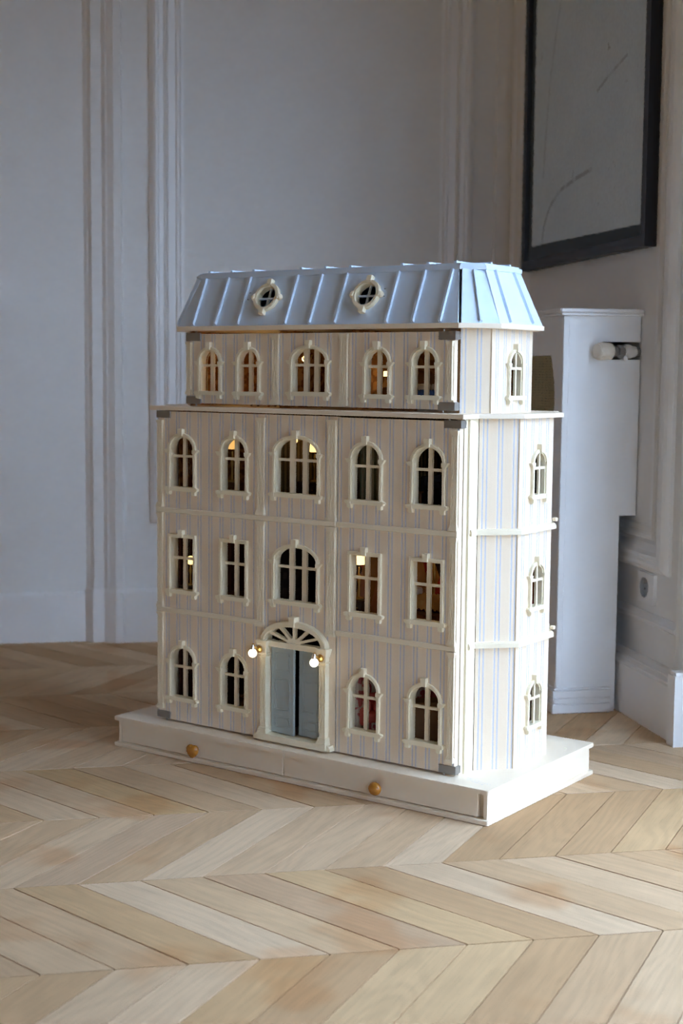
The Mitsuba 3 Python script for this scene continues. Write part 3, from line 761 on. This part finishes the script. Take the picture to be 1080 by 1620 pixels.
bracket(F_UP, .1500, .1945, .9770, .9960, -1); bracket(F_UP, .1500, .1945, .8300, .8485, -1)
bracket(F_UP, .8470, .8880, .9765, .9945, 1); bracket(F_UP, .8475, .8880, .8300, .8480, 1)

# --- mansard roof
bot = np.array([(.9020, .0880), (.9600, .1540), (.9600, .3410), (.9020, .4070)])
top = np.array([(.8715, .1390), (.9130, .1720), (.9130, .3230), (.8715, .3560)])
Z0R, Z1R = 1.0110, 1.1240
def roof_face(p0, p1, q0, q1, name, holes=None, ribs=(), th=.006):
    """p: bottom edge, q: top edge, seen from outside left to right"""
    P0, P1, Q0, Q1 = [np.array([*p, z]) for p, z in ((p0, Z0R), (p1, Z0R), (q0, Z1R), (q1, Z1R))]
    X = P1 - P0; X /= np.linalg.norm(X); Zd = (Q0 + Q1 - P0 - P1); Zd -= X * (Zd @ X); Zd /= np.linalg.norm(Zd)
    M = frame(P0, X, Zd)
    loc = [((p - P0) @ X, (p - P0) @ Zd) for p in (P0, P1, Q1, Q0)]
    poly = Polygon(loc)
    if holes: poly = poly.difference(unary_union([h(P0, X, Zd) for h in holes]))
    k = hput(name, slab(poly, 0, th), 'roof_paint', M=M)
    L = loc[2][1]
    for (u0, u1) in ribs:
        w = .0034
        hput('seam_rib', hull([(u0 - w, .001, .002), (u0 + w, .001, .002), (u1 - w, .001, L - .001), (u1 + w, .001, L - .001), (u0 - w * .8, -.0062, .004), (u0 + w * .8, -.0062, .004), (u1 - w * .8, -.0062, L - .001), (u1 + w * .8, -.0062, L - .001)]), 'roof_paint', k, M=M)
    return k, M, L
fl0, fl1 = 2 * CX - bot[0][0], bot[0][0]
RO = [(.3790, .0680), (.6535, .0680)]
SL = math.hypot(top[0][1] - bot[0][1], Z1R - Z0R)
def circ(u, s, r, n=36): return Polygon([(u + r * math.cos(t), s + r * math.sin(t)) for t in np.linspace(0, 2 * math.pi, n, endpoint=False)])
rk, RM, RL = roof_face((fl0, bot[0][1]), (fl1 - .004, bot[0][1]), (2 * CX - top[0][0], top[0][1]), (top[0][0] - .004, top[0][1]), 'roof_panel',
    holes=[lambda P0, X, Zd, x=x, s=s: circ(x - P0[0], s, .0285) for x, s in RO],
    ribs=[(x - fl0, x - fl0) for x in (.178, .246, .3125, .449, .5165, .585, .7205, .787, .8545)])
for x, s in RO:
    u = x - fl0
    o_, i_, i2_ = circ(u, s, .0345), circ(u, s, .0255), circ(u, s, .0270)
    ms = [slab(o_.difference(i2_), -.0095, .0005), slab(o_.buffer(-.0015).difference(i2_), -.0108, -.0095), slab(i2_.difference(i_), -.0070, .008)]
    for a in (0, 90, 180, 270):
        c, s_ = math.cos(math.radians(a)), math.sin(math.radians(a))
        if a % 180: ms.append(bev(u - .0070, u + .0070, -.0125, 0, *sorted((s + s_ * .029, s + s_ * .0440)), .0012))
        else:
            m = sphere((u + c * .0365, -.005, s), .0075, 2); ms.append(m); ms.append(bev(*sorted((u + c * .031, u + c * .0375)), -.0125, 0, s - .0065, s + .0065, .0012))
    ok = hput('oculus_window', ms, 'ivory_paint', M=RM)
    cr_ = unary_union([sbox(u - .0020, s - .03, u + .0020, s + .03), sbox(u - .03, s - .0020, u + .03, s + .0020)]).intersection(circ(u, s, .0262))
    hput('glazing_bars', slab(cr_, .0015, .0055), 'roof_paint', ok, M=RM)
sl_ = []
for u, s in ((.1885 + .0, .083), (.1885, .066)):
    sl_.append(bx(u + .1335 - .1335, u + .006, -.0004, .0008, s - .0006, s + .0006))
for u, s in ((.585 - fl0 - .015 + .1, .083), (.585 - fl0 - .015 + .1, .066)):
    sl_.append(bx(u + .022, u + .028, -.0004, .0008, s - .0006, s + .0006))
hput('slot_marks', sl_, 'black_matte', rk, M=RM)
gd = (bot[1] - bot[0]) / np.linalg.norm(bot[1] - bot[0])
gt = (top[1] - top[0]) / np.linalg.norm(top[1] - top[0])
for s in (0, 1):
    m_ = (lambda p: p) if s == 0 else (lambda p: (2 * CX - p[0], p[1]))
    segs = [(tuple(bot[0] + gd * .004), tuple(bot[1]), tuple(top[0] + gt * .003), tuple(top[1]), [.5]), (tuple(bot[1]), tuple(bot[2]), tuple(top[1]), tuple(top[2]), [.235, .765]), (tuple(bot[2]), tuple(bot[3]), tuple(top[2]), tuple(top[3]), [.5])]
    for p0, p1, q0, q1, rb in segs:
        if s: p0, p1, q0, q1 = m_(p1), m_(p0), m_(q1), m_(q0)
        P0, P1, Q0, Q1 = [np.array([*p, z]) for p, z in ((p0, Z0R), (p1, Z0R), (q0, Z1R), (q1, Z1R))]
        X = P1 - P0; X /= np.linalg.norm(X)
        rr = [(((P0 + (P1 - P0) * t) - P0) @ X, ((Q0 + (Q1 - Q0) * t) - P0) @ X) for t in rb]
        roof_face(p0, p1, q0, q1, 'roof_panel', ribs=rr)
roof_face((bot[3][0], bot[3][1]), (2 * CX - bot[3][0], bot[3][1]), (top[3][0], top[3][1]), (2 * CX - top[3][0], top[3][1]), 'roof_panel')
capo = sym([(.8700, .1365), (.8715, .1360), (.9155, .1710), (.9155, .3240), (.8715, .3590)])
rt = hput('roof_cap', [plate(capo, Z1R - .0005, 1.1325), plate(capo.buffer(-.006, join_style=2), 1.1325, 1.1370)], 'roof_paint')
for x in (.178, .246, .3125, .449, .5165, .585, .7205, .787, .8545):
    hput('seam_rib', bev(x - .0036, x + .0036, .146, .350, 1.1365, 1.1420, .0008), 'roof_paint', rt)
for y in (.205, .285): hput('seam_rib', bev(.862, .9085, y - .0036, y + .0036, 1.1365, 1.1412, .0008), 'roof_paint', rt)
hput('attic_lining', plate(eav.buffer(-.02), 1.0111, 1.0125), 'dark_paper')

# ------------------------------------------------------------------ miniature furniture and lamps inside the rooms
scene['walnut'] = pr((.20, .09, .035), .4, .4)
scene['gilt'] = pr((.62, .40, .12), .35, metal=.8)
scene['pink_cloth'] = pr((.70, .16, .13), .8, .2, sheen=.5)
scene['blue_cloth'] = pr((.04, .07, .14), .8, .2)
scene['plum_cloth'] = pr((.085, .02, .03), .8, .2)
scene['gold_cloth'] = pr((.60, .33, .10), .75, .2)
scene['linen'] = pr((.62, .52, .40), .85, .2)
def curtain_fn(p, n, uv):
    k = dr.abs(uv.x / .011 - dr.floor(uv.x / .011) - .5)
    return mix((.52, .44, .28), (.17, .17, .09), smoothstep(.2, .28, k))
scene['striped_cloth'] = pr(proc(curtain_fn), .85, .2)
WARM = (1.0, .66, .24)
def em(k, tint=WARM): return tuple(.35 * k * c for c in tint)
GROUPS = {'lamp': 'tiny lamps inside the dolls house', 'chest of drawers': 'tiny chests of drawers inside the dolls house', 'cabinet': 'tiny cabinets inside the dolls house', 'stand': 'tiny lamp stands inside the dolls house',
          'sofa': 'tiny sofas inside the dolls house', 'bed': 'tiny beds inside the dolls house', 'curtain': 'tiny curtains inside the dolls house'}
def toy(name, label, cat, group=None): return thing(name, label, cat, group or GROUPS.get(cat))
def tput(parent, name, mesh, mat, at_, rz=0.0, **k):
    put(name, mesh, mat, parent, M=HM @ rotz(rz, at_), **k)
def table_lamp(label, p, power, h=.075, shade=True, tint=WARM):
    t = toy('miniature_lamp', label, 'lamp')
    tput(t, 'base', lathe([(0, 0), (.011, 0), (.011, .002), (.003, .005), (.0025, h * .35), (.005, h * .45), (.002, h * .6), (.002, h * .72), (0, h * .72)], 16), 'gilt', p, smooth=35)
    if shade:
        tput(t, 'lamp_shade', lathe([(.0125, h * .78), (.0118, h * .98), (.0100, h), (.0094, h), (.0112, h * .97), (.0118, h * .78), (.0125, h * .78)], 24), 'lamp_glass', p, smooth=35, emit=em(power, tint))
    else:
        tput(t, 'globe', sphere((0, 0, h * .82), .0105, 3), 'lamp_glass', p, smooth=True, emit=em(power))
    return t
def pendant(label, p, drop, power, r=.010):
    t = toy('miniature_pendant_lamp', label, 'lamp')
    tput(t, 'rod', cyl((0, 0, 0), (0, 0, -drop), .0012, 8), 'gilt', p)
    arms = []
    for k in range(4):
        a = k * math.pi / 2 + .4
        arms.append(tube([(0, 0, -drop), (.008 * math.cos(a), .008 * math.sin(a), -drop - .006), (.016 * math.cos(a), .016 * math.sin(a), -drop - .002), (.017 * math.cos(a), .017 * math.sin(a), -drop + .006)], .0011, 6))
    tput(t, 'arms', arms, 'gilt', p, smooth=40)
    tput(t, 'globe', sphere((0, 0, -drop - .004), r, 3), 'lamp_glass', p, smooth=True, emit=em(power))
def chest(label, p, w, d, h, mat='walnut', rz=0.0, cat='chest of drawers', name='miniature_chest'):
    t = toy(name, label, cat)
    tput(t, 'carcass', [bev(-w / 2, w / 2, -d / 2, d / 2, .006, h, .001), bev(-w / 2 - .002, w / 2 + .002, -d / 2 - .002, d / 2 + .002, h, h + .003, .001)] + [bx(sx * (w / 2 - .004) - .002, sx * (w / 2 - .004) + .002, sy * (d / 2 - .004) - .002, sy * (d / 2 - .004) + .002, 0, .006) for sx in (-1, 1) for sy in (-1, 1)], mat, p, rz)
    for k in range(3):
        z0 = .010 + k * (h - .014) / 3; z1 = z0 + (h - .014) / 3 - .003
        tput(t, 'drawer', bev(-w / 2 + .004, w / 2 - .004, -d / 2 - .0015, -d / 2, z0, z1, .0005), mat, p, rz)
        tput(t, 'handle', [sphere((sx * w * .22, -d / 2 - .0028, (z0 + z1) / 2), .0016, 1) for sx in (-1, 1)], 'gilt', p, rz)
    return t
def table(label, p, w, d, h, mat='walnut', rz=0.0):
    t = toy('miniature_table', label, 'table')
    tput(t, 'table_top', bev(-w / 2, w / 2, -d / 2, d / 2, h - .004, h, .001), mat, p, rz)
    for sx in (-1, 1):
        for sy in (-1, 1):
            tput(t, 'leg', lathe([(0, 0), (.0016, 0), (.0028, h * .3), (.0018, h * .5), (.0032, h * .8), (.003, h - .003), (0, h - .003)], 10).apply_translation((sx * (w / 2 - .005), sy * (d / 2 - .005), 0)), mat, p, rz, smooth=40)
def sofa(label, p, w, mat, rz=0.0, name='miniature_sofa', cat='sofa'):
    t = toy(name, label, cat)
    tput(t, 'seat', bev(-w / 2 + .006, w / 2 - .006, -.024, .018, .014, .034, .005), mat, p, rz)
    tput(t, 'backrest', bev(-w / 2, w / 2, .014, .026, .012, .072, .005), mat, p, rz)
    for s in (-1, 1):
        tput(t, 'armrest', bev(*sorted((s * w / 2, s * (w / 2 - .011))), -.024, .020, .010, .048, .005), mat, p, rz)
        tput(t, 'leg', cyl((s * (w / 2 - .008), -.018, 0), (s * (w / 2 - .008), -.018, .012), .003, 8), 'walnut', p, rz)
        tput(t, 'cushion', bev(*sorted((s * .003, s * (w / 2 - .014))), -.006, .014, .034, .058, .006), mat, p, rz)
def bed(label, p, w, l, mat, rz=0.0):
    t = toy('miniature_bed', label, 'bed')
    tput(t, 'bedstead', [bev(-w / 2, w / 2, -l / 2, -l / 2 + .005, 0, .050, .001), bev(-w / 2, w / 2, l / 2 - .005, l / 2, 0, .080, .001), bev(-w / 2, w / 2, -l / 2, l / 2, .012, .020, .001)], 'walnut', p, rz)
    tput(t, 'mattress', bev(-w / 2 + .002, w / 2 - .002, -l / 2 + .005, l / 2 - .005, .020, .038, .004), 'plum_cloth', p, rz)
    # ruffled spread
    n, m = 60, 26
    U, V_ = np.meshgrid(np.linspace(-1, 1, m), np.linspace(0, 1, n), indexing='ij')
    X = U * (w / 2 + .004); Y = -l / 2 + .006 + V_ * (l - .04)
    Zz = .041 + .004 * meshkit.fbm(np.stack([X * 160, Y * 160, X * 0], -1), 3) - np.where(np.abs(U) > .86, (np.abs(U) - .86) * .13, 0) + .0022 * np.sin(V_ * 60) * (np.abs(U) > .75) + .0015 * np.sin(U * 24 + 3 * V_)
    g = np.arange(m * n).reshape(m, n); f = np.stack([g[:-1, :-1], g[1:, :-1], g[1:, 1:], g[:-1, 1:]], -1).reshape(-1, 4)
    f = np.vstack([f[:, [0, 1, 2]], f[:, [0, 2, 3]]])
    tput(t, 'bedspread', trimesh.Trimesh(np.stack([X, Y, Zz], -1).reshape(-1, 3), f, process=False), mat, p, rz, smooth=True)
    tput(t, 'pillow', [bev(s * w / 4 - w * .2, s * w / 4 + w * .2, l / 2 - .032, l / 2 - .008, .040, .058, .007) for s in (-1, 1)], 'linen', p, rz)
def curtain(label, x, y, w, z0, z1, mat, ang=0.0):
    t = toy('miniature_curtain', label, 'curtain')
    n = 40; s = np.linspace(0, 1, n); px = (s - .5) * w; py = .0035 * np.sin(s * w / .011 * 6.283)
    V = np.vstack([np.c_[px, py, np.full(n, z0)], np.c_[px, py, np.full(n, z1)], np.c_[px, py + .0008, np.full(n, z0)], np.c_[px, py + .0008, np.full(n, z1)]])
    f = []
    for b_ in (0, 2 * n):
        for i in range(n - 1): f += [[b_ + i, b_ + i + 1, b_ + n + i + 1], [b_ + i, b_ + n + i + 1, b_ + n + i]]
    uv = np.stack([np.tile(s * w, 4), V[:, 2]], 1)
    m = trimesh.Trimesh(V, f, process=False); m.apply_transform(HM @ rotz(ang, (x, y, 0)))
    put('drape', m, mat, t, uv=uv)
    put('rail', cyl((-w / 2 - .004, 0, z1), (w / 2 + .004, 0, z1), .0014, 8), 'gilt', t, M=HM @ rotz(ang, (x, y, 0)))
def picture(label, p, w, h, mat, rz):
    t = toy('miniature_picture', label, 'picture')
    tput(t, 'frame', sweep_frame((-w / 2, -h / 2, w / 2, h / 2), [(0, 0), (0, .003), (.004, .004), (.006, .001), (.006, 0)]), 'gilt', p, rz)
    tput(t, 'image', bx(-w / 2 + .004, w / 2 - .004, -.0012, -.0002, -h / 2 + .004, h / 2 - .004), mat, p, rz)
LEFTFACE = math.pi / 2      # fronts turned towards +x (they stand against a left partition)
E = .85
# top floor
Zf = .8252
table_lamp('tiny lit lamp in the left top-floor room of the dolls house', (.3000, .200, Zf + .034), 26.0 * E, .080)
chest('tiny wooden chest in the left top-floor room of the dolls house', (.3000, .200, Zf), .060, .034, .031)
pendant('tiny chandelier seen in the middle top-floor window of the dolls house', (.455, .155, .9990), .058, 16.0 * E, .0065)
chest('tiny wooden cabinet behind the second top-floor window of the dolls house', (.245, .290, Zf), .055, .036, .050, name='miniature_cabinet', cat='cabinet')
bed('tiny blue bed behind the rightmost top-floor window of the dolls house', (.700, .250, Zf), .090, .150, 'blue_cloth', LEFTFACE * 0)
table_lamp('tiny lit lamp behind the fourth top-floor window of the dolls house', (.655, .200, Zf + .031), 7.0 * E, .055)
chest('tiny wooden stand under a lamp behind the fourth top-floor window of the dolls house', (.655, .200, Zf), .030, .026, .028, name='miniature_stand', cat='stand')
# third floor
Zf = .5842
table_lamp('tiny amber lamp behind the second window of the upper row of big windows', (.2340, .165, Zf + .061), 2.2 * E, .100, tint=(1.0, .52, .12))
chest('tiny dark cabinet behind the second window of the upper row of big windows', (.2340, .165, Zf), .070, .040, .058, name='miniature_cabinet', cat='cabinet')
chest('tiny dark chest behind the leftmost window of the upper row of big windows', (.140, .200, Zf), .060, .036, .070, 'dark_wood')
table_lamp('tiny lamp with a tall yellow shade in the wide upper window over the door', (.4560, .195, Zf + .071), 4.2 * E, .088)
chest('tiny dark cabinet in the wide upper window over the door', (.4560, .195, Zf), .062, .050, .068, 'dark_wood', name='miniature_cabinet', cat='cabinet')
pendant('tiny pendant lamp in the wide upper window over the door', (.4480, .130, .8145), .058, 4.0 * E, .0065)
curtain('tiny striped curtain behind the fourth window of the upper row of big windows', .672, .120, .060, .600, .800, 'striped_cloth', .5)
picture('tiny gilt picture behind the fourth window of the upper row of big windows', (.6200, .150, .745), .050, .045, 'gold_paper', LEFTFACE)
chest('tiny dark chest behind the fourth window of the upper row of big windows', (.650, .165, Zf), .050, .040, .085, 'dark_wood')
sofa('tiny dark sofa behind the rightmost window of the upper row of big windows', (.800, .185, Zf + .030), .075, 'black_matte', LEFTFACE)
table('tiny carved table behind the rightmost window of the upper row of big windows', (.762, .130, Zf), .045, .034, .070)
pendant('tiny chandelier behind the rightmost window of the upper row of big windows', (.838, .160, .8145), .050, 9.0 * E, .006)
# second floor
Zf = .3452
table_lamp('tiny round glowing lamp behind the leftmost square window', (.1560, .104, Zf + .052), 5.0 * E, .072, False)
chest('tiny dark chest under the round lamp behind the leftmost square window', (.1560, .104, Zf), .040, .036, .048, 'dark_wood')
chest('tiny dark bookcase in the wide window above the door', (.505, .240, Zf), .070, .036, .150, 'dark_wood', name='miniature_bookcase', cat='bookcase')
table_lamp('tiny lamp with a bright cream shade behind the right-hand pair of square windows', (.6440, .108, Zf + .066), 6.0 * E, .098)
chest('tiny dark pedestal under the cream lamp behind the right-hand pair of square windows', (.6440, .108, Zf), .036, .030, .062, 'dark_wood', name='miniature_stand', cat='stand')
bed('tiny bed with a ruffled golden spread behind the rightmost square window', (.775, .190, Zf + .028), .100, .150, 'gold_cloth', LEFTFACE)
table_lamp('tiny bedside lamp behind the rightmost square window', (.700, .330, Zf + .050), 16.0 * E, .110)
chest('tiny bedside chest behind the rightmost square window', (.700, .330, Zf), .040, .034, .047)
# ground floor
Zf = .0745
chest('tiny dark cabinet behind the leftmost ground-floor window of the dolls house', (.150, .230, Zf), .060, .036, .110, 'dark_wood', name='miniature_cabinet', cat='cabinet')
sofa('tiny pink sofa behind the ground-floor window right of the door', (.672, .125, Zf + .050), .070, 'pink_cloth', LEFTFACE * .6)
curtain('tiny rose patterned curtain behind the ground-floor window right of the door', .655, .085, .040, .100, .310, 'rose_paper', .6)
chest('tiny brown cupboard behind the rightmost ground-floor window of the dolls house', (.815, .140, Zf), .085, .044, .125, 'raw_wood', LEFTFACE * .5, 'cupboard', 'miniature_cupboard')
table_lamp('tiny lit lamp in the left ground-floor room of the dolls house', (.285, .190, Zf + .051), .8 * E, .075)
chest('tiny wooden table chest in the left ground-floor room of the dolls house', (.285, .190, Zf), .060, .036, .048)
pendant('tiny ceiling lamp in the right ground-floor room of the dolls house', (.760, .150, .3345), .030, 4.0 * E, .007)
